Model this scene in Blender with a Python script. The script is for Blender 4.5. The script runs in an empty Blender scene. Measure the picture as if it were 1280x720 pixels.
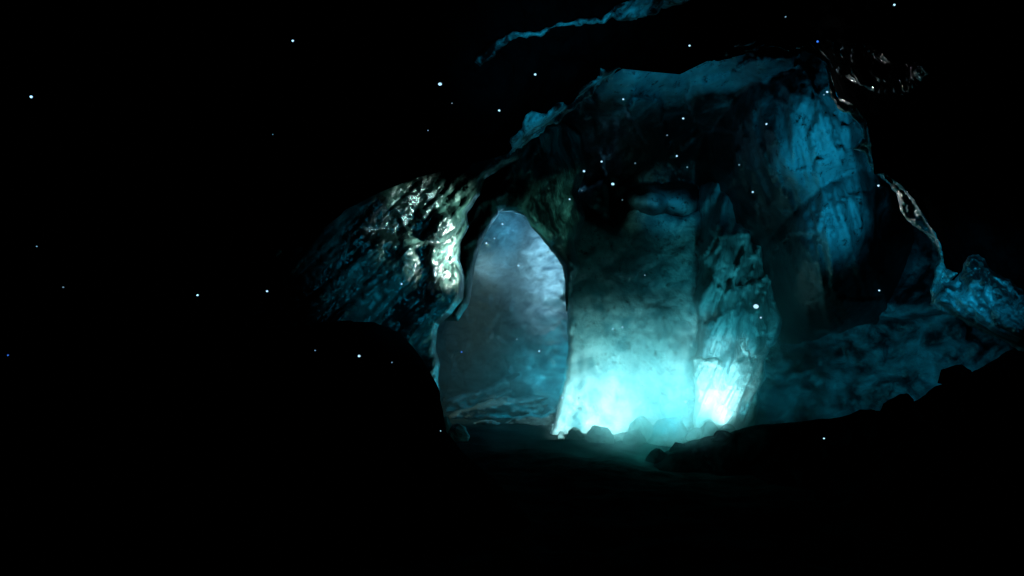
import bpy, bmesh, math, random
import numpy as np
from mathutils import Vector, Matrix
from mathutils.geometry import delaunay_2d_cdt

random.seed(7)
scene = bpy.context.scene
COL = scene.collection
F = 914.0            # focal length in reference pixels (1280 wide frame)
HZ = 430.0           # horizon row
CAMZ = 2.0           # eye height

def P(px, py, Y):
    """World point seen at reference pixel px,py at depth Y (camera looks along +Y)."""
    return Vector(((px - 640.0) / F * Y, Y, CAMZ + (HZ - py) / F * Y))

# ------------------------------------------------------------------ noise
_rng = np.random.RandomState(11)
_perm = _rng.permutation(512)
_perm = np.concatenate([_perm, _perm, _perm])
_grad = _rng.normal(size=(512, 3)); _grad /= np.linalg.norm(_grad, axis=1)[:, None]

def perlin(x, y, z):
    xi = np.floor(x).astype(int); yi = np.floor(y).astype(int); zi = np.floor(z).astype(int)
    xf, yf, zf = x - xi, y - yi, z - zi
    u, v, w = [t * t * t * (t * (t * 6 - 15) + 10) for t in (xf, yf, zf)]
    out = 0
    for dx in (0, 1):
        for dy in (0, 1):
            for dz in (0, 1):
                h = _perm[_perm[_perm[(xi + dx) & 511] + ((yi + dy) & 511)] + ((zi + dz) & 511)]
                g = _grad[h]
                d = g[..., 0] * (xf - dx) + g[..., 1] * (yf - dy) + g[..., 2] * (zf - dz)
                out = out + d * (u if dx else 1 - u) * (v if dy else 1 - v) * (w if dz else 1 - w)
    return out * 1.5

def fbm(x, y, z=0.0, oct=4, gain=0.5):
    x = np.asarray(x, float); y = np.asarray(y, float); z = np.zeros_like(x) + z
    s, a = 0, 1.0
    for i in range(oct):
        s = s + a * perlin(x + 17.3 * i, y - 9.1 * i, z + 3.7 * i)
        x, y, z = x * 2.03, y * 2.03, z * 2.03; a *= gain
    return s

def ridged(x, y, z=0.0, oct=4, gain=0.5):
    x = np.asarray(x, float); y = np.asarray(y, float); z = np.zeros_like(x) + z
    s, a = 0, 1.0
    for i in range(oct):
        s = s + a * (1 - 2.2 * np.abs(perlin(x + 31.7 * i, y + 5.3 * i, z + 8.1 * i)))
        x, y, z = x * 2.07, y * 2.07, z * 2.07; a *= gain
    return s

def facets(x, y, seed=0, n=90, box=(300, -50, 1320, 620)):
    """Piecewise-planar relief: broken planes like split ice (Voronoi cells each with its own tilt)."""
    r = np.random.RandomState(seed)
    cx = r.uniform(box[0], box[2], n); cy = r.uniform(box[1], box[3], n)
    tx = r.normal(size=n); ty = r.normal(size=n); h = r.normal(size=n) * 0.5
    d = (x[:, None] - cx) ** 2 + (y[:, None] - cy) ** 2
    k = np.argmin(d, axis=1)
    return ((x - cx[k]) * tx[k] + (y - cy[k]) * ty[k]) / 60.0 + h[k]

def smooth(e0, e1, v):
    t = np.clip((v - e0) / (e1 - e0), 0, 1); return t * t * (3 - 2 * t)

def gauss(x, y, cx, cy, rx, ry):
    return np.exp(-((x - cx) / rx) ** 2 - ((y - cy) / ry) ** 2)

# ------------------------------------------------------------------ helpers
def tag(o, label=None, cat=None, group=None, kind=None):
    if label: o['label'] = label
    if cat: o['category'] = cat
    if group: o['group'] = group
    if kind: o['kind'] = kind
    return o

def link_mesh(name, verts, faces, mat, parent=None, smooth_shade=True):
    me = bpy.data.meshes.new(name)
    me.from_pydata([tuple(v) for v in verts], [], [tuple(f) for f in faces])
    me.validate(); me.update()
    if smooth_shade:
        me.polygons.foreach_set('use_smooth', [True] * len(me.polygons))
    me.materials.append(mat)
    o = bpy.data.objects.new(name, me); COL.objects.link(o)
    if parent: o.parent = parent
    return o

def roughen(poly, step, jag, seed):
    """Densify a closed outline and give it a fractal edge."""
    pts = []
    n = len(poly)
    for i in range(n):
        a = np.array(poly[i], float); b = np.array(poly[(i + 1) % n], float)
        L = np.linalg.norm(b - a); k = max(1, int(round(L / step)))
        for j in range(k):
            pts.append(a + (b - a) * j / k)
    pts = np.array(pts)
    if jag > 0:
        s = np.arange(len(pts)) * step
        dx = fbm(pts[:, 0] / 22.0, pts[:, 1] / 22.0, seed + 0.3, 3) * jag
        dy = fbm(pts[:, 0] / 22.0, pts[:, 1] / 22.0, seed + 40.3, 3) * jag
        pts[:, 0] += dx; pts[:, 1] += dy
    return pts

def inside(px, py, poly):
    r = np.zeros(px.shape, bool); n = len(poly); j = n - 1
    for i in range(n):
        xi, yi = poly[i]; xj, yj = poly[j]
        if yi != yj:
            c = ((yi > py) != (yj > py)) & (px < (xj - xi) * (py - yi) / (yj - yi) + xi)
            r ^= c
        j = i
    return r

def dist_to(px, py, pts):
    out = np.full(px.shape, 1e9)
    for i in range(0, len(px), 4000):
        d = (px[i:i + 4000, None] - pts[None, :, 0]) ** 2 + (py[i:i + 4000, None] - pts[None, :, 1]) ** 2
        out[i:i + 4000] = np.sqrt(d.min(axis=1))
    return out

def slab(name, poly, depth, thick, mat, relief=None, rw=14, rd=0.5, step=3.5, jag=3.0, seed=1, inset=3.0, parent=None, mask=None):
    """A solid mass: outline -> relief face at its own distance, rounded rim, sides and a back."""
    b = roughen(poly, step, jag, seed)
    x0, y0 = b.min(axis=0); x1, y1 = b.max(axis=0)
    gx, gy = np.meshgrid(np.arange(x0, x1, step), np.arange(y0, y1, step))
    gx = gx.ravel() + _rng.uniform(-.25, .25, gx.size) * step; gy = gy.ravel() + _rng.uniform(-.25, .25, gy.size) * step
    m = inside(gx, gy, b); gx, gy = gx[m], gy[m]
    d = dist_to(gx, gy, b); m = d > step * 0.55
    gx, gy, d = gx[m], gy[m], d[m]
    nb = len(b)
    ax = np.concatenate([b[:, 0], gx]); ay = np.concatenate([b[:, 1], gy])
    ad = np.concatenate([np.zeros(nb), d])
    edges = [(i, (i + 1) % nb) for i in range(nb)]
    co, eo, fo, vo, _, _ = delaunay_2d_cdt([Vector((x, y)) for x, y in zip(ax, ay)], edges, [], 1, 1e-4)
    src = [v[0] if v else 0 for v in vo]
    px = np.array([c.x for c in co]); py = np.array([c.y for c in co]); dd = ad[src]
    Y = depth(px, py) if callable(depth) else np.full(px.shape, float(depth))
    Y0 = Y.copy()
    t = np.clip(dd / rw, 0, 1)
    Y = Y + rd * (1 - np.sqrt(np.clip(1 - (1 - t) ** 2, 0, 1)))
    if relief is not None:
        Y = Y + relief(px, py) * (0.25 + 0.75 * t)
    verts = [P(x, y, v) for x, y, v in zip(px, py, Y)]
    faces = [list(f) for f in fo]
    # boundary edges of the front face
    cnt = {}
    for f in faces:
        for i in range(len(f)):
            e = (f[i], f[(i + 1) % len(f)]); k = (min(e), max(e))
            cnt.setdefault(k, []).append(e)
    bd = [v[0] for v in cnt.values() if len(v) == 1]
    orient = 1.0 if float(np.sum(b[:, 0] * np.roll(b[:, 1], -1) - b[:, 1] * np.roll(b[:, 0], -1))) > 0 else -1.0
    bverts = sorted({i for e in bd for i in e}); mp = {}
    n0 = len(verts)
    for k, i in enumerate(bverts):
        mp[i] = n0 + k
        j = src[i]
        tx, ty = b[(j + 2) % nb] - b[(j - 2) % nb]; tl = math.hypot(tx, ty) + 1e-9
        qx = px[i] - ty / tl * orient * inset; qy = py[i] + tx / tl * orient * inset
        verts.append(P(qx, qy, Y0[i] + rd + thick))
    faces += [[e[1], e[0], mp[e[0]], mp[e[1]]] for e in bd]
    order = sorted(bverts, key=lambda i: src[i])
    c2, _, f2, v2, _, _ = delaunay_2d_cdt([Vector((px[i], py[i])) for i in order], [(k, (k + 1) % len(order)) for k in range(len(order))], [], 1, 1e-4)
    for f in f2:
        try: faces.append([mp[order[v2[k][0]]] for k in reversed(f)])
        except IndexError: pass
    o = link_mesh(name, verts, faces, mat, parent)
    if mask is not None:      # pale ice where light falls, dark rock in shade: lighting put into colour
        at = o.data.attributes.new('lit_patch', 'FLOAT', 'POINT')
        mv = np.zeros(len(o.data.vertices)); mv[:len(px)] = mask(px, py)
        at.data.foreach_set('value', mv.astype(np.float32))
    bm = bmesh.new(); bm.from_mesh(o.data)
    bmesh.ops.recalc_face_normals(bm, faces=bm.faces)
    bm.to_mesh(o.data); bm.free()
    return o

# ------------------------------------------------------------------ materials
def ice(name, dark, light, scale=0.9, lo=0.42, hi=0.62, rough=(0.25, 0.55), bump=0.5, bscale=6.0, stretch=(1, 1, 1),
        specks=0.0, spec=0.5, detail=8, rot=(0, 0, 0), tint=None, crack=0.0, masked=False, glint=0.0):
    m = bpy.data.materials.new(name); m.use_nodes = True
    nt = m.node_tree; N = nt.nodes; Lk = nt.links
    bs = N['Principled BSDF']
    tc = N.new('ShaderNodeTexCoord'); mp = N.new('ShaderNodeMapping')
    mp.vector_type = 'TEXTURE' if any(rot) else 'POINT'      # TEXTURE: rotate first, then stretch
    mp.inputs['Scale'].default_value = stretch; mp.inputs['Rotation'].default_value = rot
    Lk.new(tc.outputs['Object'], mp.inputs['Vector'])
    n1 = N.new('ShaderNodeTexNoise'); n1.inputs['Scale'].default_value = scale; n1.inputs['Detail'].default_value = detail
    n1.inputs['Roughness'].default_value = 0.62; n1.inputs['Distortion'].default_value = 0.6
    Lk.new(mp.outputs[0], n1.inputs['Vector'])
    cr = N.new('ShaderNodeValToRGB'); cr.color_ramp.elements[0].position = lo; cr.color_ramp.elements[1].position = hi
    cr.color_ramp.elements[0].color = (*dark, 1); cr.color_ramp.elements[1].color = (*light, 1)
    if tint:
        e = cr.color_ramp.elements.new((lo + hi) / 2); e.color = (*tint, 1)
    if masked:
        an = N.new('ShaderNodeAttribute'); an.attribute_name = 'lit_patch'
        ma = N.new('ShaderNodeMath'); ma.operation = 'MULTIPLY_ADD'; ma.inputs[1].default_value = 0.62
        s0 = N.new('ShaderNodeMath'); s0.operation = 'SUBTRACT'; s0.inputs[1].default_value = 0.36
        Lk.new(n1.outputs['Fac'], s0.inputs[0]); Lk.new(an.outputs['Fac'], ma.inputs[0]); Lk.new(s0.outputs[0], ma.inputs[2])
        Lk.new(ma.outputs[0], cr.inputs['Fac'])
    else:
        Lk.new(n1.outputs['Fac'], cr.inputs['Fac'])
    col = cr.outputs['Color']
    if specks > 0:
        n2 = N.new('ShaderNodeTexNoise'); n2.inputs['Scale'].default_value = 5.5; n2.inputs['Detail'].default_value = 10
        n2.inputs['Roughness'].default_value = 0.75
        Lk.new(tc.outputs['Object'], n2.inputs['Vector'])
        r2 = N.new('ShaderNodeValToRGB'); r2.color_ramp.elements[0].position = 0.36; r2.color_ramp.elements[1].position = 0.45
        Lk.new(n2.outputs['Fac'], r2.inputs['Fac'])
        mx = N.new('ShaderNodeMix'); mx.data_type = 'RGBA'; mx.blend_type = 'MULTIPLY'; mx.inputs[0].default_value = specks
        Lk.new(col, mx.inputs[6]); Lk.new(r2.outputs['Color'], mx.inputs[7]); col = mx.outputs[2]
    if crack > 0:
        vo = N.new('ShaderNodeTexVoronoi'); vo.feature = 'DISTANCE_TO_EDGE'; vo.inputs['Scale'].default_value = 1.6
        dn = N.new('ShaderNodeTexNoise'); dn.inputs['Scale'].default_value = 2.5; dn.inputs['Detail'].default_value = 5
        Lk.new(tc.outputs['Object'], dn.inputs['Vector'])
        ad = N.new('ShaderNodeVectorMath'); ad.operation = 'MULTIPLY_ADD'
        ad.inputs[1].default_value = (0.7, 0.7, 0.7)
        Lk.new(dn.outputs['Color'], ad.inputs[0]); Lk.new(tc.outputs['Object'], ad.inputs[2])
        Lk.new(ad.outputs[0], vo.inputs['Vector'])
        r3 = N.new('ShaderNodeValToRGB'); r3.color_ramp.elements[0].position = 0.0; r3.color_ramp.elements[1].position = 0.03
        Lk.new(vo.outputs['Distance'], r3.inputs['Fac'])
        mx = N.new('ShaderNodeMix'); mx.data_type = 'RGBA'; mx.blend_type = 'MULTIPLY'; mx.inputs[0].default_value = crack
        Lk.new(col, mx.inputs[6]); Lk.new(r3.outputs['Color'], mx.inputs[7]); col = mx.outputs[2]
    Lk.new(col, bs.inputs['Base Color'])
    n3 = N.new('ShaderNodeTexNoise'); n3.inputs['Scale'].default_value = bscale; n3.inputs['Detail'].default_value = 9
    n3.inputs['Roughness'].default_value = 0.6
    Lk.new(mp.outputs[0], n3.inputs['Vector'])
    mr = N.new('ShaderNodeMapRange'); mr.inputs[1].default_value = 0.3; mr.inputs[2].default_value = 0.7
    mr.inputs[3].default_value = rough[0]; mr.inputs[4].default_value = rough[1]
    Lk.new(n1.outputs['Fac'], mr.inputs[0]); Lk.new(mr.outputs[0], bs.inputs['Roughness'])
    bp = N.new('ShaderNodeBump'); bp.inputs['Strength'].default_value = bump; bp.inputs['Distance'].default_value = 0.12
    Lk.new(n3.outputs['Fac'], bp.inputs['Height']); Lk.new(bp.outputs[0], bs.inputs['Normal'])
    bs.inputs['Specular IOR Level'].default_value = spec
    if glint > 0:      # only scattered patches are glazed
        g = N.new('ShaderNodeMapRange'); g.inputs[1].default_value = glint - 0.06; g.inputs[2].default_value = glint; g.inputs[4].default_value = spec
        Lk.new(n1.outputs['Fac'], g.inputs[0]); Lk.new(g.outputs[0], bs.inputs['Specular IOR Level'])
    return m

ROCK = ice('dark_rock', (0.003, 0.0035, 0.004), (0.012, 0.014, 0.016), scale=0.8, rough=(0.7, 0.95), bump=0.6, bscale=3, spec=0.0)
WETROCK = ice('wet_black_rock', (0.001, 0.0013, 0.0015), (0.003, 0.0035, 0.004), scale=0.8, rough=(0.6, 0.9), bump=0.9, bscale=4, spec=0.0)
GROUND = ice('dark_gravel', (0.012, 0.016, 0.016), (0.05, 0.06, 0.06), scale=2.0, rough=(0.7, 0.95), bump=0.35, bscale=8, spec=0.0)
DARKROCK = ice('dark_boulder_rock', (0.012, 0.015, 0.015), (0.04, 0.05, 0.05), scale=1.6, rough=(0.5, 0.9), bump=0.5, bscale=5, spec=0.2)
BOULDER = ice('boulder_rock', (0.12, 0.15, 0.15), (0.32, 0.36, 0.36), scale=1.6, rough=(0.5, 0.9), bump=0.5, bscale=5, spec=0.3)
WALLICE = ice('cloudy_ice', (0.12, 0.27, 0.31), (0.84, 0.88, 0.88), scale=2.8, lo=0.33, hi=0.67, rough=(0.35, 0.6), bump=0.5, bscale=4, specks=0.85, crack=0.0)
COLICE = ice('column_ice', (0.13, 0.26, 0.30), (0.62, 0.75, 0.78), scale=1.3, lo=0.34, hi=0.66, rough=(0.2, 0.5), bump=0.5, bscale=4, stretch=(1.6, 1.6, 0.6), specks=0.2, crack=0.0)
PILLAR = ice('wet_streaked_ice', (0.005, 0.011, 0.011), (0.10, 0.20, 0.18), scale=2.0, lo=0.44, hi=0.68, rough=(0.08, 0.22), bump=0.75, bscale=2.2,
             stretch=(3.6, 1.0, 0.75), rot=(0, math.radians(-48), 0), spec=0.8)
BLUEICE = ice('blue_glacier_ice', (0.03, 0.05, 0.06), (0.45, 0.58, 0.62), scale=0.55, lo=0.36, hi=0.58, rough=(0.35, 0.6), bump=0.15, bscale=3, specks=0.85)
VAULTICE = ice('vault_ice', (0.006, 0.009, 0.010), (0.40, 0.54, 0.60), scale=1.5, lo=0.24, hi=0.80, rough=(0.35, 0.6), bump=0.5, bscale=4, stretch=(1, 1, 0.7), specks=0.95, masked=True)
FOOTICE = ice('lit_foot_ice', (0.60, 0.72, 0.74), (0.88, 0.92, 0.92), scale=1.6, lo=0.3, hi=0.6, rough=(0.3, 0.5), bump=0.3, bscale=3)  # whiter than the column ice, so lamplight on the foot is in the colour
DARKICE = ice('clear_dark_ice', (0.01, 0.016, 0.02), (0.20, 0.30, 0.33), scale=1.5, lo=0.40, hi=0.70, rough=(0.25, 0.55), bump=0.8, bscale=3, specks=0.3)
PASSICE = ice('pale_passage_ice', (0.14, 0.18, 0.22), (0.62, 0.68, 0.72), scale=1.6, lo=0.36, hi=0.68, rough=(0.25, 0.5), bump=0.3, bscale=2.0, stretch=(0.6, 1, 2.6))
SNOW = ice('packed_snow', (0.07, 0.10, 0.12), (0.50, 0.58, 0.62), scale=1.0, lo=0.40, hi=0.66, rough=(0.5, 0.8), bump=0.4, bscale=4, stretch=(0.5, 1, 2))
MOSSICE = ice('green_stained_ice', (0.010, 0.015, 0.014), (0.17, 0.28, 0.25), scale=1.3, lo=0.47, hi=0.62, rough=(0.25, 0.6), bump=0.7, bscale=3,
              stretch=(0.6, 1, 2.4), rot=(0, math.radians(-20), 0))
RIMICE = ice('rim_ice', (0.03, 0.05, 0.06), (0.40, 0.52, 0.55), scale=1.6, lo=0.40, hi=0.62, rough=(0.08, 0.3), bump=0.6, bscale=5, specks=0.9, spec=0.7)

SEAMICE = ice('seam_ice', (0.003, 0.005, 0.006), (0.50, 0.62, 0.66), scale=2.6, lo=0.44, hi=0.58, rough=(0.3, 0.6), bump=0.6, bscale=6, specks=1.0, spec=0.2)
SHELFICE = ice('shelf_ice', (0.006, 0.01, 0.012), (0.34, 0.48, 0.54), scale=2.0, lo=0.47, hi=0.64, rough=(0.3, 0.6), bump=0.8, bscale=5, stretch=(3.0, 1, 0.8), rot=(0, math.radians(41), 0), specks=0.6)
GLAZE = ice('black_ice_glaze', (0.001, 0.0015, 0.0015), (0.003, 0.004, 0.0045), scale=6, rough=(0.05, 0.14), bump=1.0, bscale=6, spec=1.0, stretch=(3.2, 1, 0.6), rot=(0, math.radians(28), 0), glint=0.63)

def emit(name, col, s):
    m = bpy.data.materials.new(name); m.use_nodes = True
    nt = m.node_tree; nt.nodes.clear()
    e = nt.nodes.new('ShaderNodeEmission'); o = nt.nodes.new('ShaderNodeOutputMaterial')
    e.inputs[0].default_value = (*col, 1); e.inputs[1].default_value = s
    nt.links.new(e.outputs[0], o.inputs[0]); return m
GLOW = emit('mote_glow', (0.42, 0.75, 1.0), 1.3)
GLOWB = emit('mote_glow_blue', (0.05, 0.22, 0.9), 0.8)
GLOWD = emit('mote_glow_dim', (0.25, 0.5, 0.65), 0.7)

# ------------------------------------------------------------------ setting
# ground sheet
gx = np.linspace(-16, 16, 200); gy = np.concatenate([np.linspace(-6, 6, 60)[:-1], np.linspace(6, 18, 200), np.linspace(18, 36, 80)[1:]])
GX, GY = np.meshgrid(gx, gy)
GZ = 0.10 * fbm(GX * 0.35, GY * 0.35, 0.5, 4) + 0.05 * fbm(GX * 1.6, GY * 1.6, 1.5, 4) - 0.02
nx = len(gx)
fc = [(j * nx + i, j * nx + i + 1, (j + 1) * nx + i + 1, (j + 1) * nx + i) for j in range(len(gy) - 1) for i in range(nx - 1)]
tag(link_mesh('ground', np.stack([GX.ravel(), GY.ravel(), GZ.ravel()], 1), fc, GROUND), kind='structure')

# rock envelope closing the cave all round
def envelope():
    n, k = 96, 64
    vs, fs = [], []
    for j in range(k + 1):
        th = math.pi * j / k
        for i in range(n):
            a = 2 * math.pi * i / n
            d = np.array([math.sin(th) * math.cos(a), -math.cos(th), math.sin(th) * math.sin(a)])
            r = 1 + 0.10 * float(fbm(np.array([d[0] * 2.2]), np.array([d[1] * 4 + d[2]]), d[2] * 2.2, 3)[0])
            # super-ellipsoid so that the ends stay wide
            e = np.sign(d) * np.abs(d) ** 0.6
            vs.append((e[0] * 15 * r, 14 + e[1] * 21 * r, 2 + e[2] * 11 * r))
    for j in range(k):
        for i in range(n):
            i2 = (i + 1) % n
            fs.append((j * n + i, j * n + i2, (j + 1) * n + i2, (j + 1) * n + i))
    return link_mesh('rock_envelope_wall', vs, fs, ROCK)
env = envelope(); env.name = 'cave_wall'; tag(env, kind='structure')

# near wall and ceiling: the dark mouth through which the chamber is seen
MOUTH = [(300, 545), (330, 430), (356, 350), (398, 298), (436, 262), (476, 240), (520, 222), (575, 209), (632, 193), (690, 150), (735, 112), (778, 86),
         (815, 90), (850, 93), (905, 66), (960, 55), (1005, 57), (1034, 78), (1042, 108), (1050, 126), (1068, 132), (1082, 152), (1087, 196),
         (1093, 218), (1112, 222), (1134, 243), (1166, 292), (1180, 334), (1166, 374), (1200, 398), (1290, 440), (1330, 520), (1250, 640), (700, 700), (400, 660)]
def near_wall():
    step = 6.0
    hole = roughen(MOUTH, step * 0.6, 0.0, 3)
    # polar loft outward from the mouth rim: rings move out in the picture and towards the camera
    n = len(hole)
    c = np.array([800., 330.])
    nr = 110
    vs = []
    rad = hole - c; L = np.linalg.norm(rad, axis=1)[:, None]; u = rad / L
    for k in range(-14, nr):
        if k < 0:    # back of the rim, curling away behind it into the chamber
            s = -k / 14.0
            q = hole + u * (60 * s ** 1.6)
            Yk = np.full(n, 10.0 + 3.0 * s)
        else:
            s = k / (nr - 1.0)
            q = hole + u * (1500 * s ** 1.7)
            Yk = 10.0 - 6.5 * s ** 0.75 + np.zeros(n)
        # rim is nearer on the right and above
        Yk = Yk - 1.6 * smooth(1000, 1180, q[:, 0]) * (1 if k < 0 else (1 - s)) + 0.8 * smooth(600, 420, hole[:, 0]) * (1 if k < 0 else 1 - s)
        dist = max(0, k) * 8.0
        t = min(1.0, max(0, k) / 8.0)
        rel = 0.34 * ridged(q[:, 0] / 120, q[:, 1] / 120, 0.7, 5) + 0.10 * fbm(q[:, 0] / 25, q[:, 1] / 25, 4.2, 3)
        Yk = Yk + (rel - 0.2) * t
        for i in range(n):
            vs.append(P(q[i, 0], q[i, 1], Yk[i]))
    fs = []
    for k in range(nr + 13):
        for i in range(n):
            i2 = (i + 1) % n
            fs.append((k * n + i, k * n + i2, (k + 1) * n + i2, (k + 1) * n + i))
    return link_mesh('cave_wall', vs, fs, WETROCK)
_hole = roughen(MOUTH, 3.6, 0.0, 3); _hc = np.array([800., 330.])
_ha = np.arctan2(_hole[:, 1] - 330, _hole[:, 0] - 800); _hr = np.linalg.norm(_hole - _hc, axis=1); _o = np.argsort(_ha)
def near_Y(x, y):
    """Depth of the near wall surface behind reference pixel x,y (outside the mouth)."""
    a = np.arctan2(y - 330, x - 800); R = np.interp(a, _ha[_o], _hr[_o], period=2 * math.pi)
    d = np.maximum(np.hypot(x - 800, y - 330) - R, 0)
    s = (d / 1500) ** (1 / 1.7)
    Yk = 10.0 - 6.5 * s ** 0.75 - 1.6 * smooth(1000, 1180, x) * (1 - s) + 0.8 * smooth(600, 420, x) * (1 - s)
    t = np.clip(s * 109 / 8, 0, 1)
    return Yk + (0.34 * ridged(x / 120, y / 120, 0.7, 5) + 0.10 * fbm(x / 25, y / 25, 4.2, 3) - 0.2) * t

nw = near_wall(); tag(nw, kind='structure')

# ------------------------------------------------------------------ chamber
def rel_wall(px, py):
    return 0.22 * fbm(px / 110, py / 110, 2.2, 5) + 0.035 * facets(px, py, 3, 160) + 0.05 * ridged(px / 30, py / 45, 1.1, 3)

def ell(x, y, cx, cy, rx, ry, d0, k, rot=0.0):
    """Depth of a rounded ice mass standing out of the vault."""
    c, sn = math.cos(rot), math.sin(rot)
    u = ((x - cx) * c + (y - cy) * sn) / rx; v = (-(x - cx) * sn + (y - cy) * c) / ry
    return d0 + k * (u * u + v * v)

def vault_depth(x, y):
    base = 13.2 + 5.0 * smooth(60, 250, y) + 0.6 * fbm(x / 120, y / 120, 8.2, 4) + 0.3 * facets(x, y, 5, 160)
    fold = 0.22 * ridged((x - 0.25 * y) / 34, y / 150, 7.1, 4) + 0.10 * facets(x + 14 * fbm(x / 40, y / 40, 3, 2), y, 15, 420)
    bulge = ell(x, y, 1026, 150, 78, 96, 12.3, 1.3, 0.15) - fold
    lower = ell(x, y, 1050, 276, 60, 104, 12.7, 1.7, 0.18) - 1.1 * fold
    knob = ell(x, y, 815, 252, 26, 18, 16.6, 0.8) + 0.15 * fbm(x / 14, y / 14, 2.2, 3)
    shelf = ell(x, y, 848, 252, 24, 18, 16.9, 0.5)
    return np.minimum(np.minimum(np.minimum(base, bulge), np.minimum(lower, knob)), shelf)
def vault_mask(x, y):  # blue ice kept to the lit patches, so shade is in the colour
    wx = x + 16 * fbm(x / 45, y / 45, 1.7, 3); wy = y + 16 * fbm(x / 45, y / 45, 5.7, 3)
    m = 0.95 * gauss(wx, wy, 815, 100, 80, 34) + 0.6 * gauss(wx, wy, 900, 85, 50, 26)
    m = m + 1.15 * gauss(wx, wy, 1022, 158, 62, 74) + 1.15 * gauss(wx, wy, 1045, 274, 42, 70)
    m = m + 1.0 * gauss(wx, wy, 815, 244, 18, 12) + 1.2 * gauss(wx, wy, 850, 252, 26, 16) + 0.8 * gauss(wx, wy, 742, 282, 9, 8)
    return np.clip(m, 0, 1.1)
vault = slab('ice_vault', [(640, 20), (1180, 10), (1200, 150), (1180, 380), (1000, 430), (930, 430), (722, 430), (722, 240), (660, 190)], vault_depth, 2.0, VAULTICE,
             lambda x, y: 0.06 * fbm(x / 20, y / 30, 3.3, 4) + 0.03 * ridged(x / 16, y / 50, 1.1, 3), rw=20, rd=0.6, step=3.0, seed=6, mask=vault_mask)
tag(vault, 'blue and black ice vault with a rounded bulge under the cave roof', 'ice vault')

centre = slab('ice_wall', [(700, 250), (735, 268), (766, 286), (790, 262), (800, 244), (816, 244), (832, 262), (852, 270), (870, 262), (890, 250),
                           (910, 300), (915, 575), (690, 575), (688, 546), (697, 512), (700, 490), (706, 462), (711, 435), (709, 400), (707, 360), (703, 300)],
              lambda x, y: 16.6 - 0.4 * smooth(480, 560, y) + 0.8 * smooth(420, 250, y), 1.6, WALLICE, rel_wall, rw=9, rd=0.5, step=3, jag=2.2, seed=9)
tag(centre, 'broad glowing pale cyan ice wall at the centre of the cave', 'ice wall')

def rel_col(px, py):
    u = (px - 0.35 * (540 - py)) / 30
    return (0.30 * ridged(u, py / 130, 3.1, 4) * -1 + 0.16 * facets(px, py, 12, 260) + 0.12 * fbm(px / 40, py / 40, 7.7, 4)
            - 0.55 * gauss(px, py, 905, 300, 26, 38) - 0.4 * gauss(px, py, 915, 250, 22, 26) - 0.35 * gauss(px, py, 885, 345, 18, 30))
column = slab('ice_column', [(872, 262), (874, 232), (890, 214), (922, 206), (944, 215), (962, 240), (990, 262), (1004, 300), (998, 340), (984, 366), (980, 402),
                             (974, 422), (963, 438), (956, 455), (957, 474), (949, 492), (950, 508), (944, 528), (930, 575), (862, 575), (868, 520), (866, 460),
                             (868, 440), (872, 400), (866, 372), (872, 340), (866, 312), (876, 285)],
              lambda x, y: 15.9 - 0.3 * smooth(470, 560, y) + 0.9 * smooth(420, 240, y) + 0.012 * np.abs(x - 905), 1.4, COLICE, rel_col, rw=10, rd=0.6, step=2.8, jag=3.5, seed=15)
tag(column, 'ridged ice column with a white glowing foot', 'ice column')
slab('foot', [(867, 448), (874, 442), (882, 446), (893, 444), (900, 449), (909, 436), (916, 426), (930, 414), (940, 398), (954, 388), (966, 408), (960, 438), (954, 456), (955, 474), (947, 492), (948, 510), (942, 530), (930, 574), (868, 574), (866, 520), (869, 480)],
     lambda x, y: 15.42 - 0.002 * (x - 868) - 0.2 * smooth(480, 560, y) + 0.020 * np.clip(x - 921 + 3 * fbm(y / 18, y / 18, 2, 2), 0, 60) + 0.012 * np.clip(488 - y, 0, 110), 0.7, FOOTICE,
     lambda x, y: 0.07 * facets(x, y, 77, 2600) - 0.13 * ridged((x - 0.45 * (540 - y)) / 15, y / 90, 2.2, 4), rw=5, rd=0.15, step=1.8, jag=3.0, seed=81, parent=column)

def rel_right(px, py):
    ledge = -0.8 * smooth(398, 386, py + 8 * np.sin(px / 37) ) * smooth(330, 386, py)
    return ledge + 0.34 * fbm(px / 130, py / 50, 2.9, 5) + 0.16 * facets(px, py, 33, 520) + 0.10 * ridged(px / 50 + py / 60, py / 26, 6.6, 4)
right = slab('recess_wall', [(930, 330), (1000, 300), (1010, 220), (1180, 200), (1260, 330), (1300, 430), (1300, 560), (930, 575), (925, 440)],
             lambda x, y: 17.6 - 2.2 * smooth(1040, 1250, x), 1.5, DARKICE, rel_right, rw=16, rd=0.6, step=4, jag=3, seed=31)
tag(right, 'dark layered ice wall of the right hand recess beside the glowing column', 'ice wall')

# arch over the side passage
arch = slab('ice_arch', [(560, 200), (632, 180), (700, 150), (726, 168), (735, 205), (722, 238), (731, 272), (719, 300), (726, 330), (717, 352), (714, 372), (711, 386), (708, 391), (706, 350), (703, 333), (690, 316), (672, 292), (652, 269),
                         (640, 264), (625, 265), (612, 284), (600, 308), (592, 335), (586, 380), (572, 402), (545, 400), (540, 280)],
            lambda x, y: 13.4 + 0.9 * smooth(650, 740, x), 1.2, MOSSICE,
            lambda x, y: 0.22 * ridged((x + 0.5 * y) / 45, (y - 0.4 * x) / 120, 9.4, 4) * -1 + 0.12 * fbm(x / 40, y / 40, 2.7, 4), rw=10, rd=0.5, step=2.8, jag=1.6, seed=37)
tag(arch, 'dark green stained ice arch around the side passage', 'ice arch')

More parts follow.
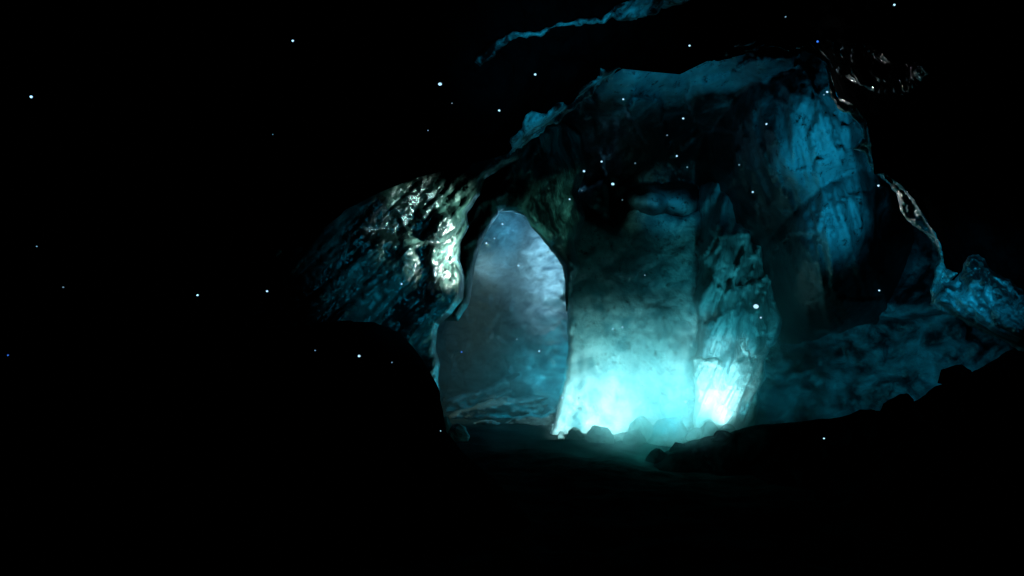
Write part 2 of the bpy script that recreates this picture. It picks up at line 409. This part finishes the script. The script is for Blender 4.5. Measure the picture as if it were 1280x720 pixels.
# glistening pillar on the left of the passage
def rel_pillar(px, py):
    u = (px * 0.72 + py * 0.70); v = (px * 0.70 - py * 0.72)       # u across the streaks, v along them
    s = 0.5 * ridged(u / 26 + 0.22 * fbm(px / 70, py / 70, 3, 2), v / 260, 0.4, 5, 0.62)
    win = np.maximum(smooth(258, 270, py) * smooth(304, 292, py), smooth(300, 316, py) * smooth(384, 366, py))
    edge = 545 + 12 * smooth(300, 262, py)
    lumps = win * smooth(edge - 18, edge, px) * (-0.30 + 0.42 * np.clip((px - edge) / 36, 0, 1.2)) - 0.16 * gauss(px, py, 508, 315, 12, 16) - 0.2 * gauss(px, py, 560, 394, 18, 14)
    lumps = lumps + win * 0.035 * ridged(px / 9, py / 22, 4.4, 3)
    fine = 0.03 * fbm(px / 11, py / 16, 3.3, 4)
    return -0.20 * s + lumps + fine + 0.15 * fbm(px / 60, py / 60, 8.8, 4)
pillar = slab('ice_pillar', [(290, 420), (300, 345), (330, 290), (380, 255), (436, 228), (476, 205), (520, 190), (575, 180), (632, 170), (670, 158), (650, 200), (622, 214), (606, 224), (600, 244),
                             (584, 266), (585, 282), (576, 304), (575, 326), (581, 348), (579, 374), (566, 390), (548, 406), (545, 430), (549, 455), (549, 489), (536, 500), (500, 470), (420, 450), (350, 450)],
              lambda x, y: 11.2 - 0.006 * np.clip(560 - x, 0, 400) + 0.9 * smooth(590, 665, x), 1.3, PILLAR, rel_pillar, rw=9, rd=0.55, step=2.6, jag=1.6, seed=41)
tag(pillar, 'wet streaked ice pillar glistening white along its right edge', 'ice pillar')

# side passage
pass_back = slab('passage_wall', [(480, 180), (760, 180), (760, 560), (480, 560)], 25.0, 1.0, DARKICE,
                 lambda x, y: 0.8 * fbm(x / 60, y / 60, 12.2, 5) + 0.2 * facets(x, y, 44, 400), rw=10, rd=0.5, step=4, seed=43)
tag(pass_back, 'dim misty ice wall closing the far end of the side passage', 'ice wall')
def rel_pass(px, py):
    return -0.25 * smooth(362, 372, py - 0.35 * (px - 690)) * smooth(388, 374, py - 0.35 * (px - 690)) - 0.2 * smooth(386, 396, py - 0.2 * (px - 690)) + 0.10 * fbm(px / 40, py / 18, 5.6, 4) + 0.08 * facets(px, py, 51, 2400) * 2.0
pass_side = slab('passage_ice', [(545, 220), (760, 220), (760, 560), (545, 560)],
                 lambda x, y: 21.2 - 0.036 * (x - 650) + 0.012 * np.clip(640 - x, 0, 200) - 0.5 * gauss(x, y, 690, 380, 22, 60) + 0.35 * fbm(x / 50, y / 60, 4.4, 4), 1.0, PASSICE, rel_pass, rw=14, rd=0.7, step=2.8, jag=3, seed=47)
tag(pass_side, 'pale lavender ice face on the right inside the passage', 'ice face')
tag(slab('snow_bank', [(560, 520), (576, 511), (592, 508), (600, 503), (618, 499), (630, 496), (652, 497), (668, 492), (680, 488), (690, 491), (704, 496), (730, 500), (730, 560), (556, 560)], 19.6, 1.5, SNOW,
         lambda x, y: 0.45 * ridged(x / 46 + y / 30, y / 11, 3.1, 4) + 0.12 * facets(x, y, 95, 2400), rw=10, rd=1.0, step=2.2, jag=4, seed=52),
    'low uneven snow bank stretching across the passage floor', 'snow bank')
tag(slab('snow_bank', [(566, 531), (590, 528), (606, 523), (628, 526), (650, 521), (664, 517), (676, 522), (690, 514), (705, 508), (730, 506), (730, 570), (560, 570)], 17.6, 1.2, SNOW,
         lambda x, y: 0.40 * ridged(x / 60 + y / 24, y / 9, 6.1, 4), rw=8, rd=0.9, step=2.2, jag=4, seed=54),
    'frontmost low snow drift just inside the passage', 'snow bank')
tag(slab('ice_mound', [(556, 500), (590, 490), (612, 482), (628, 470), (644, 464), (664, 466), (680, 476), (700, 484), (740, 490), (740, 560), (556, 560)], 20.5, 1.2, SNOW,
         lambda x, y: 0.6 * ridged(x / 44 + y / 34, y / 20, 4.5, 4), rw=10, rd=1.0, step=2.4, jag=3.0, seed=56),
    'dark wavy ice mound behind the snow banks in the passage', 'ice mound')

# foreground rims
tag(slab('ice_ridge', [(1093, 217), (1106, 217), (1120, 226), (1134, 234), (1146, 250), (1156, 268), (1160, 282), (1170, 292), (1178, 312), (1184, 336), (1196, 342), (1182, 356), (1172, 372), (1164, 376), (1166, 350), (1170, 330), (1174, 318), (1164, 300), (1152, 290), (1136, 276), (1126, 262), (1120, 244), (1108, 228)],
         lambda x, y: near_Y(x, y) - 0.16, 0.5, RIMICE, lambda x, y: 0.08 * facets(x, y, 91, 3000) + 0.05 * fbm(x / 9, y / 9, 2.2, 4), rw=4, rd=0.12, step=1.6, jag=3, seed=61),
    'glassy glistening ice ridge along the right edge of the cave mouth', 'ice ridge')
tag(slab('ice_ridge', [(1031, 80), (1040, 96), (1046, 120), (1060, 126), (1074, 138), (1084, 152), (1089, 180), (1092, 214), (1086, 204), (1080, 190), (1066, 186), (1078, 172), (1074, 156), (1062, 142), (1048, 136), (1040, 122), (1035, 100)],
         lambda x, y: near_Y(x, y) - 0.10, 0.4, RIMICE, lambda x, y: 0.06 * facets(x, y, 97, 3000), rw=4, rd=0.10, step=1.6, jag=2, seed=99),
    'angular glassy ice edge beside the blue bulge under the roof', 'ice ridge')
tag(slab('ice_shelf', [(1164, 377), (1170, 364), (1180, 350), (1192, 352), (1204, 330), (1216, 316), (1232, 324), (1246, 344), (1262, 350), (1290, 372), (1330, 392), (1340, 470), (1290, 446), (1250, 426), (1226, 414), (1198, 400)],
         lambda x, y: near_Y(x, y) - 0.22, 0.7, SHELFICE,
         lambda x, y: -0.16 * ridged((x - 1.1 * y) / 34, (x + y) / 160, 3.4, 5) + 0.10 * facets(x, y, 93, 1800), rw=6, rd=0.3, step=2.0, jag=5, seed=63),
    'blue streaked ice shelf on the near right wall', 'ice shelf')
tag(slab('ice_seam', [(594, 76), (600, 66), (622, 52), (640, 42), (668, 36), (700, 32), (724, 24), (752, 22), (772, 10), (790, -8), (850, -20), (880, -8), (850, 6), (820, 14), (790, 25), (762, 26), (730, 32), (690, 40), (650, 46), (626, 62), (602, 82)],
         lambda x, y: near_Y(x, y) - 0.20, 0.35, SEAMICE, lambda x, y: 0.03 * fbm(x / 14, y / 14, 2.2, 4), rw=5, rd=0.12, step=2.2, jag=6, seed=65),
    'long blue ice seam crossing the dark roof nearest the viewer', 'ice seam')
tag(slab('ice_crust', [(630, 194), (640, 176), (652, 152), (668, 138), (684, 142), (690, 132), (712, 128), (726, 112), (748, 100), (752, 86), (768, 84), (778, 86), (756, 106), (735, 124), (706, 140), (690, 156), (664, 176)],
         lambda x, y: near_Y(x, y) - 0.20, 0.4, SEAMICE, lambda x, y: 0.05 * fbm(x / 14, y / 14, 6.2, 4), rw=5, rd=0.15, step=2.2, jag=8, seed=67),
    'speckled blue ice crust on the roof edge above the arch', 'ice crust')

tag(slab('roof_glaze', [(880, 78), (905, 62), (930, 52), (960, 46), (1000, 50), (1040, 44), (1080, 46), (1110, 58), (1140, 72), (1170, 92), (1165, 112), (1130, 120), (1100, 118), (1070, 104), (1046, 92), (1032, 80), (1004, 62), (960, 60)],
         lambda x, y: near_Y(x, y) - 0.14, 0.4, GLAZE, lambda x, y: 0.06 * ridged((x - y) / 26, (x + 2 * y) / 60, 2.2, 5), rw=6, rd=0.2, step=2.2, jag=4, seed=69),
    'black ice glaze sparkling white on the roof edge above the blue bulge', 'ice glaze')

# dark slopes in front
def rel_rubble(px, py):
    return 0.20 * facets(px, py, 71, 260, (700, 400, 1320, 760)) + 0.12 * fbm(px / 30, py / 30, 1.2, 4)
tag(slab('rubble_slope', [(800, 590), (832, 564), (866, 549), (900, 543), (940, 532), (1000, 526), (1052, 521), (1076, 513), (1104, 514), (1122, 505), (1146, 500), (1170, 482), (1204, 470), (1222, 462), (1240, 452), (1262, 438), (1300, 420),
                          (1420, 380), (1420, 900), (1000, 900), (860, 700)],
         lambda x, y: 12.4 - 4.2 * smooth(830, 1280, x) - 0.010 * np.clip(y - 560 + 0.25 * (x - 830), 0, 500), 1.5, ROCK, rel_rubble, rw=14, rd=0.9, step=4, jag=2.0, seed=71), kind='structure')
tag(slab('rock_bank', [(340, 412), (372, 410), (400, 404), (430, 397), (470, 401), (500, 416), (518, 436), (531, 452), (540, 470), (549, 488), (553, 515), (558, 540), (580, 566), (620, 600), (690, 680), (640, 900), (300, 900), (-100, 900), (-100, 420), (200, 415)],
         lambda x, y: 10.7 - 1.2 * smooth(540, 200, x) - 0.0115 * (y - 400) + 0.004 * np.clip(x - 560, 0, 200), 1.0, ROCK, rel_rubble, rw=12, rd=0.5, step=5, jag=1.5, seed=73), kind='structure')

# ------------------------------------------------------------------ boulders
def boulder(px, base_py, w, h, label, seed, mat=BOULDER, Y=None, lift=0.0, name='boulder', depth_ratio=0.8, cat='boulder'):
    r = random.Random(seed)
    if Y is None: Y = CAMZ * F / (base_py - HZ)
    W = w / F * Y; H = h / F * Y
    bm = bmesh.new()
    for k in range(26):
        a = r.uniform(0, 2 * math.pi); z = r.uniform(-0.3, 1)
        s = math.sqrt(max(0.0, 1 - max(z, 0) ** 2)) * r.uniform(.86, 1)
        bm.verts.new((math.cos(a) * s * W / 2, math.sin(a) * s * W / 2 * depth_ratio, z * H))
    bm.verts.new((r.uniform(-.25, .25) * W, 0, H))
    g = bmesh.ops.convex_hull(bm, input=bm.verts)
    bmesh.ops.delete(bm, geom=[v for v in bm.verts if not v.link_faces], context='VERTS')
    bmesh.ops.bevel(bm, geom=list(bm.edges), offset=0.035 * W, segments=1, affect='EDGES', clamp_overlap=True)
    bmesh.ops.triangulate(bm, faces=bm.faces)
    bmesh.ops.subdivide_edges(bm, edges=list(bm.edges), cuts=2, use_grid_fill=True)
    co = np.array([v.co for v in bm.verts])
    n = fbm(co[:, 0] * 4 / W, co[:, 1] * 4 / W, co[:, 2] * 4 / W + seed, 3)
    bm.normal_update()
    for v, d in zip(bm.verts, n): v.co += v.normal * float(d) * 0.035 * W
    me = bpy.data.meshes.new(name); bm.to_mesh(me); bm.free(); me.materials.append(mat)
    o = bpy.data.objects.new(name, me); COL.objects.link(o)
    p = P(px, base_py, Y); o.location = (p.x, Y, (0.0 if lift == 0 else p.z))
    return tag(o, label, cat)

B = [  # px, base, width, height, label
    (803, 551, 46, 31, 'pale hazy boulder with a pointed top before the glowing wall'),
    (836, 552, 62, 31, 'widest pale boulder between the pointed one and the column foot'),
    (749, 553, 42, 21, 'dark rounded boulder left of the pale pair'),
    (719, 549, 26, 15, 'small dark pointed rock left of the dark rounded boulder'),
    (702, 548, 12, 9, 'tiny dark rock at the lower left corner of the glowing wall'),
    (793, 554, 32, 18, 'low dark boulder in front of the pale pointed one'),
    (772, 553, 14, 8, 'tiny dark stone between two dark boulders'),
    (869, 556, 34, 22, 'hazy pointed rock against the left of the white column foot'),
    (886, 556, 34, 30, 'steep pale rock in front of the white column foot'),
    (908, 555, 36, 26, 'flat topped pale rock on the right of the column foot'),
    (930, 553, 36, 16, 'low hazy rock at the right corner of the column'),
]
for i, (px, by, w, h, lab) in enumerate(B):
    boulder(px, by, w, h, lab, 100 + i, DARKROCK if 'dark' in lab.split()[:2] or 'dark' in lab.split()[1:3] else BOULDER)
boulder(822, 575, 34, 14, 'low black rock in front of the pale boulders', 131, ROCK)
boulder(852, 574, 40, 22, 'black rock at the lower tip of the rubble slope', 132, ROCK)
boulder(904, 552, 34, 14, 'rounded black boulder on the crest of the slope below the column', 133, ROCK, Y=12.2, lift=1)
boulder(1124, 513, 46, 21, 'humped black boulder midway up the right slope', 134, ROCK, Y=9.4, lift=1)
boulder(1084, 521, 44, 9, 'flat black boulder lower on the right slope', 135, ROCK, Y=9.9, lift=1)
boulder(1194, 478, 52, 22, 'angular black boulder near the top of the right slope', 136, ROCK, Y=8.6, lift=1)
boulder(572, 549, 34, 20, 'rough grey rock at the left foot of the passage', 137, BOULDER)
boulder(556, 549, 22, 30, 'upright narrow dark rock beside the rough grey one', 138, BOULDER)

# ------------------------------------------------------------------ floating motes
def mote_mesh(nm, mat):
    bm = bmesh.new(); bmesh.ops.create_icosphere(bm, subdivisions=2, radius=1.0)
    for v in bm.verts:
        v.co *= 1 + 0.12 * float(fbm(np.array([v.co.x * 1.7]), np.array([v.co.y * 1.7]), v.co.z * 1.7, 2)[0])
    me = bpy.data.meshes.new(nm); bm.to_mesh(me); bm.free(); me.materials.append(mat); return me
MM = {'w': mote_mesh('glowing_mote', GLOW), 'b': mote_mesh('glowing_mote_blue', GLOWB), 'd': mote_mesh('glowing_mote_dim', GLOWD)}
MOTES = [  # px, py, radius px, kind, depth, label
    (39, 121, 2.4, 'w', 5.5, 'bright mote at the far left of the upper darkness'),
    (366, 51, 2.0, 'w', 5.5, 'mote alone in the dark above the left pillar'),
    (341, 168, 0.8, 'd', 5.5, 'barely lit mote in the dark left of the roof'),
    (550, 105, 3.0, 'w', 5.5, 'largest mote in the dark roof above the pillar'),
    (565, 129, 1.0, 'd', 6, 'faint mote just below the largest roof mote'),
    (535, 163, 1.0, 'd', 6, 'faint mote between the largest roof mote and pillar top'),
    (624, 138, 1.9, 'w', 6, 'mote left of the speckled blue roof crust'),
    (669, 93, 2.1, 'w', 5.5, 'mote under the long blue ice seam'),
    (46, 308, 1.2, 'd', 5.5, 'upper of two dim motes near the left edge'),
    (79, 359, 1.3, 'd', 5.5, 'lower of two dim motes near the left edge'),
    (247, 369, 1.8, 'w', 5.5, 'bright mote alone in the dark left wall'),
    (334, 364, 1.8, 'w', 6, 'mote just left of the pillar'),
    (10, 444, 1.3, 'b', 5.5, 'deep blue mote at the left edge'),
    (394, 438, 1.2, 'd', 6.5, 'dim mote left of the trio on the black bank'),
    (449, 445, 2.2, 'w', 6.5, 'brightest mote before the black left bank'),
    (490, 453, 1.2, 'd', 6.5, 'dim mote right of the brightest one on the black bank'),
    (502, 355, 1.5, 'w', 8, 'small mote in front of the pillar middle'),
    (462, 289, 1.2, 'd', 8, 'tiny mote before the left flank of the pillar'),
    (550, 539, 1.9, 'w', 9, 'mote beside the rough grey rock at the passage foot'),
    (862, 57, 1.7, 'w', 6, 'mote in the dark roof above the blue ceiling ice'),
    (982, 21, 1.3, 'd', 6, 'dim mote high above the roof edge'),
    (1022, 52, 1.9, 'b', 6.5, 'blue mote on the highest point of the roof edge'),
    (1118, 6, 1.9, 'w', 6, 'mote at the top edge on the right'),
    (1034, 115, 1.8, 'w', 9, 'mote in front of the top of the blue bulge'),
    (1030, 118.5, 1.1, 'd', 9.3, 'dim twin mote touching the one at the blue bulge top'),
    (958, 155, 1.7, 'w', 9, 'mote at the left edge of the blue bulge'),
    (854, 148, 1.7, 'w', 9, 'mote in the dark right of the blue ceiling'),
    (834, 169, 1.2, 'd', 9.5, 'dim mote below the one right of the blue ceiling'),
    (779, 124, 1.6, 'w', 9, 'mote in front of the blue ceiling ice'),
    (846, 195, 1.6, 'w', 9.5, 'right hand bright mote of the high cluster'),
    (859, 209, 1.2, 'd', 9.7, 'dim mote below the right hand bright one'),
    (794, 204, 1.2, 'd', 9.7, 'dim mote between the left and right high clusters'),
    (752, 202, 1.7, 'w', 9.5, 'top mote of the cluster right of the arch'),
    (730, 214, 1.9, 'w', 9, 'left mote of the cluster right of the arch'),
    (766, 230, 2.6, 'w', 9, 'largest mote of the cluster right of the arch'),
    (727, 238, 1.0, 'd', 9.7, 'faint mote beside the green arch stain'),
    (712, 249, 1.5, 'w', 9.7, 'mote over the green stain of the arch'),
    (778, 250, 0.9, 'd', 9.9, 'faint mote under the largest cluster mote'),
    (924, 206, 1.3, 'd', 9.7, 'dim mote above the ice column top'),
    (941, 240, 1.7, 'w', 9.7, 'mote before the dark shoulder of the column'),
    (1098, 232, 1.8, 'w', 7, 'mote beside the glassy ice ridge'),
    (1099, 363, 1.6, 'w', 9, 'mote in the dark recess on the right'),
    (1030, 548, 1.6, 'w', 7, 'mote before the black right slope'),
    (945, 383, 4.2, 'w', 9, 'biggest white mote before the ice column'),
    (951, 397, 1.5, 'w', 9.3, 'small mote under the biggest white one'),
    (806, 344, 1.2, 'd', 10, 'dim mote before the upper dark of the centre wall'),
    (778, 409, 1.2, 'w', 10, 'right mote of a tiny pair on the centre wall'),
    (766, 411, 1.0, 'w', 10, 'left mote of a tiny pair on the centre wall'),
    (628, 280, 1.5, 'w', 10, 'top mote inside the arch'),
    (618, 298, 1.2, 'w', 10, 'middle mote inside the left of the arch'),
    (608, 304, 1.6, 'w', 10, 'leftmost mote inside the arch'),
    (655, 306, 1.1, 'd', 10, 'dim mote in the middle of the arch'),
    (648, 332, 1.6, 'w', 10, 'mote below the middle of the arch'),
    (674, 439, 1.5, 'w', 11, 'lower right mote inside the passage'),
    (646, 424, 1.1, 'd', 11, 'dim mote low in the passage'),
    (577, 440, 1.4, 'b', 10.5, 'deep blue mote in the dark left of the passage'),
    (703, 497, 1.4, 'w', 12, 'mote at the left edge of the glowing wall'),
    (857, 502, 2.2, 'w', 12, 'mote between glowing wall and column foot'),
    (803, 482, 1.6, 'w', 12, 'mote in the middle of the glowing wall'),
]
for px, py, rp, kd, Y, lab in MOTES:
    o = bpy.data.objects.new('glowing_mote', MM[kd]); COL.objects.link(o)
    o.location = P(px, py, Y); s = rp / F * Y * 0.66
    o.scale = (s * 1.15, s, s * 0.95); o.rotation_euler = (random.uniform(0, 6), random.uniform(-.5, .5), 0)
    tag(o, 'glowing ' + lab, 'glowing mote', 'glowing motes floating in the cave air')

# ------------------------------------------------------------------ air
# thin mist lying before the glowing wall
bpy.ops.mesh.primitive_cube_add(size=2, location=(2.7, 13.7, 1.3))
ms = bpy.context.object; ms.name = 'haze'; ms.scale = (4.3, 3.1, 3.1); tag(ms, kind='stuff')
mm = bpy.data.materials.new('mist_wisps'); mm.use_nodes = True
nt = mm.node_tree; nt.nodes.clear()
pv = nt.nodes.new('ShaderNodeVolumePrincipled'); out = nt.nodes.new('ShaderNodeOutputMaterial')
tc = nt.nodes.new('ShaderNodeTexCoord'); no = nt.nodes.new('ShaderNodeTexNoise'); no.inputs['Scale'].default_value = 0.9
no.inputs['Detail'].default_value = 4; no.inputs['Distortion'].default_value = 0.8
geo = nt.nodes.new('ShaderNodeNewGeometry')
nt.links.new(geo.outputs['Position'], no.inputs['Vector'])
mr = nt.nodes.new('ShaderNodeMapRange'); mr.inputs[1].default_value = 0.40; mr.inputs[2].default_value = 0.70; mr.inputs[3].default_value = 0.01; mr.inputs[4].default_value = 0.5
nt.links.new(no.outputs['Fac'], mr.inputs[0])
ln = nt.nodes.new('ShaderNodeVectorMath'); ln.operation = 'LENGTH'; nt.links.new(tc.outputs['Object'], ln.inputs[0])
m2 = nt.nodes.new('ShaderNodeMapRange'); m2.inputs[1].default_value = 0.35; m2.inputs[2].default_value = 1.0; m2.inputs[3].default_value = 1.0; m2.inputs[4].default_value = 0.0
nt.links.new(ln.outputs['Value'], m2.inputs[0])
mu = nt.nodes.new('ShaderNodeMath'); mu.operation = 'MULTIPLY'
nt.links.new(mr.outputs[0], mu.inputs[0]); nt.links.new(m2.outputs[0], mu.inputs[1]); nt.links.new(mu.outputs[0], pv.inputs['Density'])
pv.inputs['Color'].default_value = (0.85, 0.93, 0.95, 1)
nt.links.new(pv.outputs[0], out.inputs['Volume']); ms.data.materials.append(mm)

# still mist filling the side passage
bpy.ops.mesh.primitive_cube_add(size=2, location=(0.0, 20.2, 2.8))
mp_ = bpy.context.object; mp_.name = 'haze'; mp_.scale = (2.6, 3.2, 2.9); tag(mp_, kind='stuff')
mq = bpy.data.materials.new('passage_mist'); mq.use_nodes = True
nt = mq.node_tree; nt.nodes.clear()
pv = nt.nodes.new('ShaderNodeVolumePrincipled'); out = nt.nodes.new('ShaderNodeOutputMaterial')
pv.inputs['Color'].default_value = (0.85, 0.92, 0.95, 1); pv.inputs['Density'].default_value = 0.055
nt.links.new(pv.outputs[0], out.inputs['Volume']); mp_.data.materials.append(mq)

# ------------------------------------------------------------------ lights
def lamp(kind, name, loc, aim, col, power, size=0.2, cone=40, blend=1.0, size_y=None):
    d = bpy.data.lights.new(name, kind); d.energy = power; d.color = col
    if kind == 'AREA':
        d.size = size
        if size_y: d.shape = 'RECTANGLE'; d.size_y = size_y
    else:
        d.shadow_soft_size = size
    if kind == 'SPOT': d.spot_size = math.radians(cone); d.spot_blend = blend
    o = bpy.data.objects.new(name, d); COL.objects.link(o); o.location = loc
    if aim is not None:
        o.rotation_euler = (Vector(aim) - Vector(loc)).to_track_quat('-Z', 'Y').to_euler()
    return o
CY = (0.24, 0.93, 0.97); TEAL = (0.012, 0.62, 0.88); BL = (0.010, 0.46, 0.76)
# unseen glow lamp behind the boulders, with spots added in front of the wall
a = P(770, 552, 15.2); a.z = 0.15
lamp('AREA', 'unseen_glow_lamp', a, P(770, 512, 16.4), (0.46, 0.98, 1.0), 75, 2.8, size_y=0.3).data.spread = math.radians(95)
lamp('SPOT', 'unseen_glow_lamp', (1.55, 10.0, 0.95), P(760, 478, 16.3), CY, 3400, 0.35, 34, 1.0)
lamp('SPOT', 'unseen_glow_lamp', (2.75, 10.0, 0.95), P(835, 476, 16.3), CY, 3400, 0.35, 34, 1.0)
a = P(905, 552, 13.2); a.z = 0.55
lamp('SPOT', 'added_foot_spot', a, P(892, 480, 15.5), (0.46, 0.97, 1.0), 1000, 0.12, 40, 1.0)  # added spot that whitens the column foot from the front
lamp('SPOT', 'added_teal_light', P(840, 545, 12.6), P(835, 458, 16.3), TEAL, 330, 0.3, 52, 1.0)  # teal fills added for the wall, column and floor, without a visible source
lamp('SPOT', 'added_teal_light', P(925, 520, 12.8), P(922, 395, 15.9), (0.06, 0.8, 0.95), 420, 0.3, 54, 1.0)
lamp('POINT', 'added_teal_light', P(822, 540, 12.9), None, (0.06, 0.80, 0.76), 40, 0.7)
# added spots that give the recess right of the column its teal light
lamp('SPOT', 'added_teal_light', P(985, 520, 15.4), P(1040, 460, 17.2), TEAL, 80, 0.3, 110, 1.0)
lamp('SPOT', 'added_teal_light', P(1080, 500, 13.5), P(1130, 445, 16.2), BL, 80, 0.3, 80, 1.0)
# unseen spots added to bring out blue patches on the ice
lamp('SPOT', 'added_blue_spot', (4.2, 7.6, 1.7), P(1036, 205, 12.4), BL, 900, 0.3, 40)
lamp('SPOT', 'added_blue_spot', (2.3, 10.2, 4.4), P(830, 85, 13.4), BL, 200, 0.4, 34)
lamp('SPOT', 'added_blue_spot', (2.3, 10.4, 4.0), P(838, 250, 16.8), BL, 420, 0.2, 16)
lamp('SPOT', 'added_blue_spot', (0.3, 2.5, 2.2), P(700, 80, 8.5), BL, 1100, 0.3, 26)
lamp('SPOT', 'added_blue_spot', (2.6, 4.5, 2.6), P(1215, 360, 8.1), BL, 700, 0.3, 22)
lamp('SPOT', 'added_blue_spot', (1.0, 7.5, 2.2), P(490, 350, 11), BL, 220, 0.3, 36)
# unseen white spots added to raise wet highlights on the pillar and roof edge
lamp('SPOT', 'unseen_white_spot', (4.2, 8.8, 3.4), P(562, 292, 11.0), (0.55, 1.0, 0.86), 4200, 0.20, 16.5)
lamp('SPOT', 'unseen_white_spot', (4.2, 8.9, 3.1), P(564, 318, 11.0), (0.92, 1.0, 0.90), 18000, 0.14, 10.5)
lamp('SPOT', 'added_green_spot', (-0.5, 10.4, 2.8), P(694, 275, 13.5), (0.25, 1.0, 0.86), 260, 0.2, 24)  # added spot that brings out the green stain on the arch
lamp('SPOT', 'unseen_white_spot', (3.85, 11.3, 5.0), (3.84, 8.0, 5.32), (1.0, 0.98, 0.92), 160, 0.05, 34)
# unseen pale lamp in the passage, with added blue, teal and olive fills
lamp('SPOT', 'unseen_passage_lamp', P(585, 330, 18.0), P(690, 345, 19.6), (0.36, 0.78, 0.94), 620, 0.3, 80)
lamp('SPOT', 'unseen_passage_lamp', P(600, 290, 20.0), P(640, 300, 25.0), (0.10, 0.6, 0.90), 130, 0.5, 75)
lamp('POINT', 'unseen_passage_lamp', P(672, 470, 18.6), None, TEAL, 55, 0.3)
lamp('SPOT', 'unseen_passage_lamp', P(606, 290, 19.5), P(600, 440, 19.4), (0.70, 0.85, 0.38), 200, 0.3, 50)
lamp('POINT', 'unseen_passage_lamp', P(640, 285, 18.6), None, (0.15, 0.62, 1.0), 60, 0.3)

lamp('SPOT', 'unseen_passage_lamp', P(655, 425, 18.6), P(640, 486, 20.4), TEAL, 90, 0.3, 80)
# spot added to make the glassy edges at the right of the mouth glint
lamp('SPOT', 'unseen_white_spot', (3.9, 11.2, 4.2), P(1150, 268, 8.2), (0.95, 1.0, 0.98), 150, 0.05, 14)

# ------------------------------------------------------------------ world, camera, settings
w = bpy.data.worlds.new('World'); scene.world = w; w.use_nodes = True
bg = w.node_tree.nodes['Background']
sky = w.node_tree.nodes.new('ShaderNodeTexSky'); sky.sky_type = 'NISHITA'; sky.sun_disc = False
sky.sun_elevation = math.radians(4); sky.sun_rotation = math.radians(30)
w.node_tree.links.new(sky.outputs[0], bg.inputs[0]); bg.inputs[1].default_value = 0.002

cd = bpy.data.cameras.new('Camera'); cam = bpy.data.objects.new('Camera', cd); COL.objects.link(cam)
cam.location = (0, 0, CAMZ); cam.rotation_euler = (math.pi / 2, 0, 0)
cd.sensor_width = 36; cd.lens = 36 * F / 1280; cd.shift_y = (HZ - 360) / 1280
cd.clip_end = 200; cd.clip_start = 0.05
scene.camera = cam
scene.view_settings.view_transform = 'Standard'; scene.view_settings.look = 'None'
scene.view_settings.exposure = 0; scene.view_settings.gamma = 1
scene.render.engine = 'CYCLES'
scene.cycles.use_denoising = True
scene.cycles.volume_bounces = 0
scene.cycles.max_bounces = 6
scene.cycles.diffuse_bounces = 0
scene.cycles.sample_clamp_indirect = 6
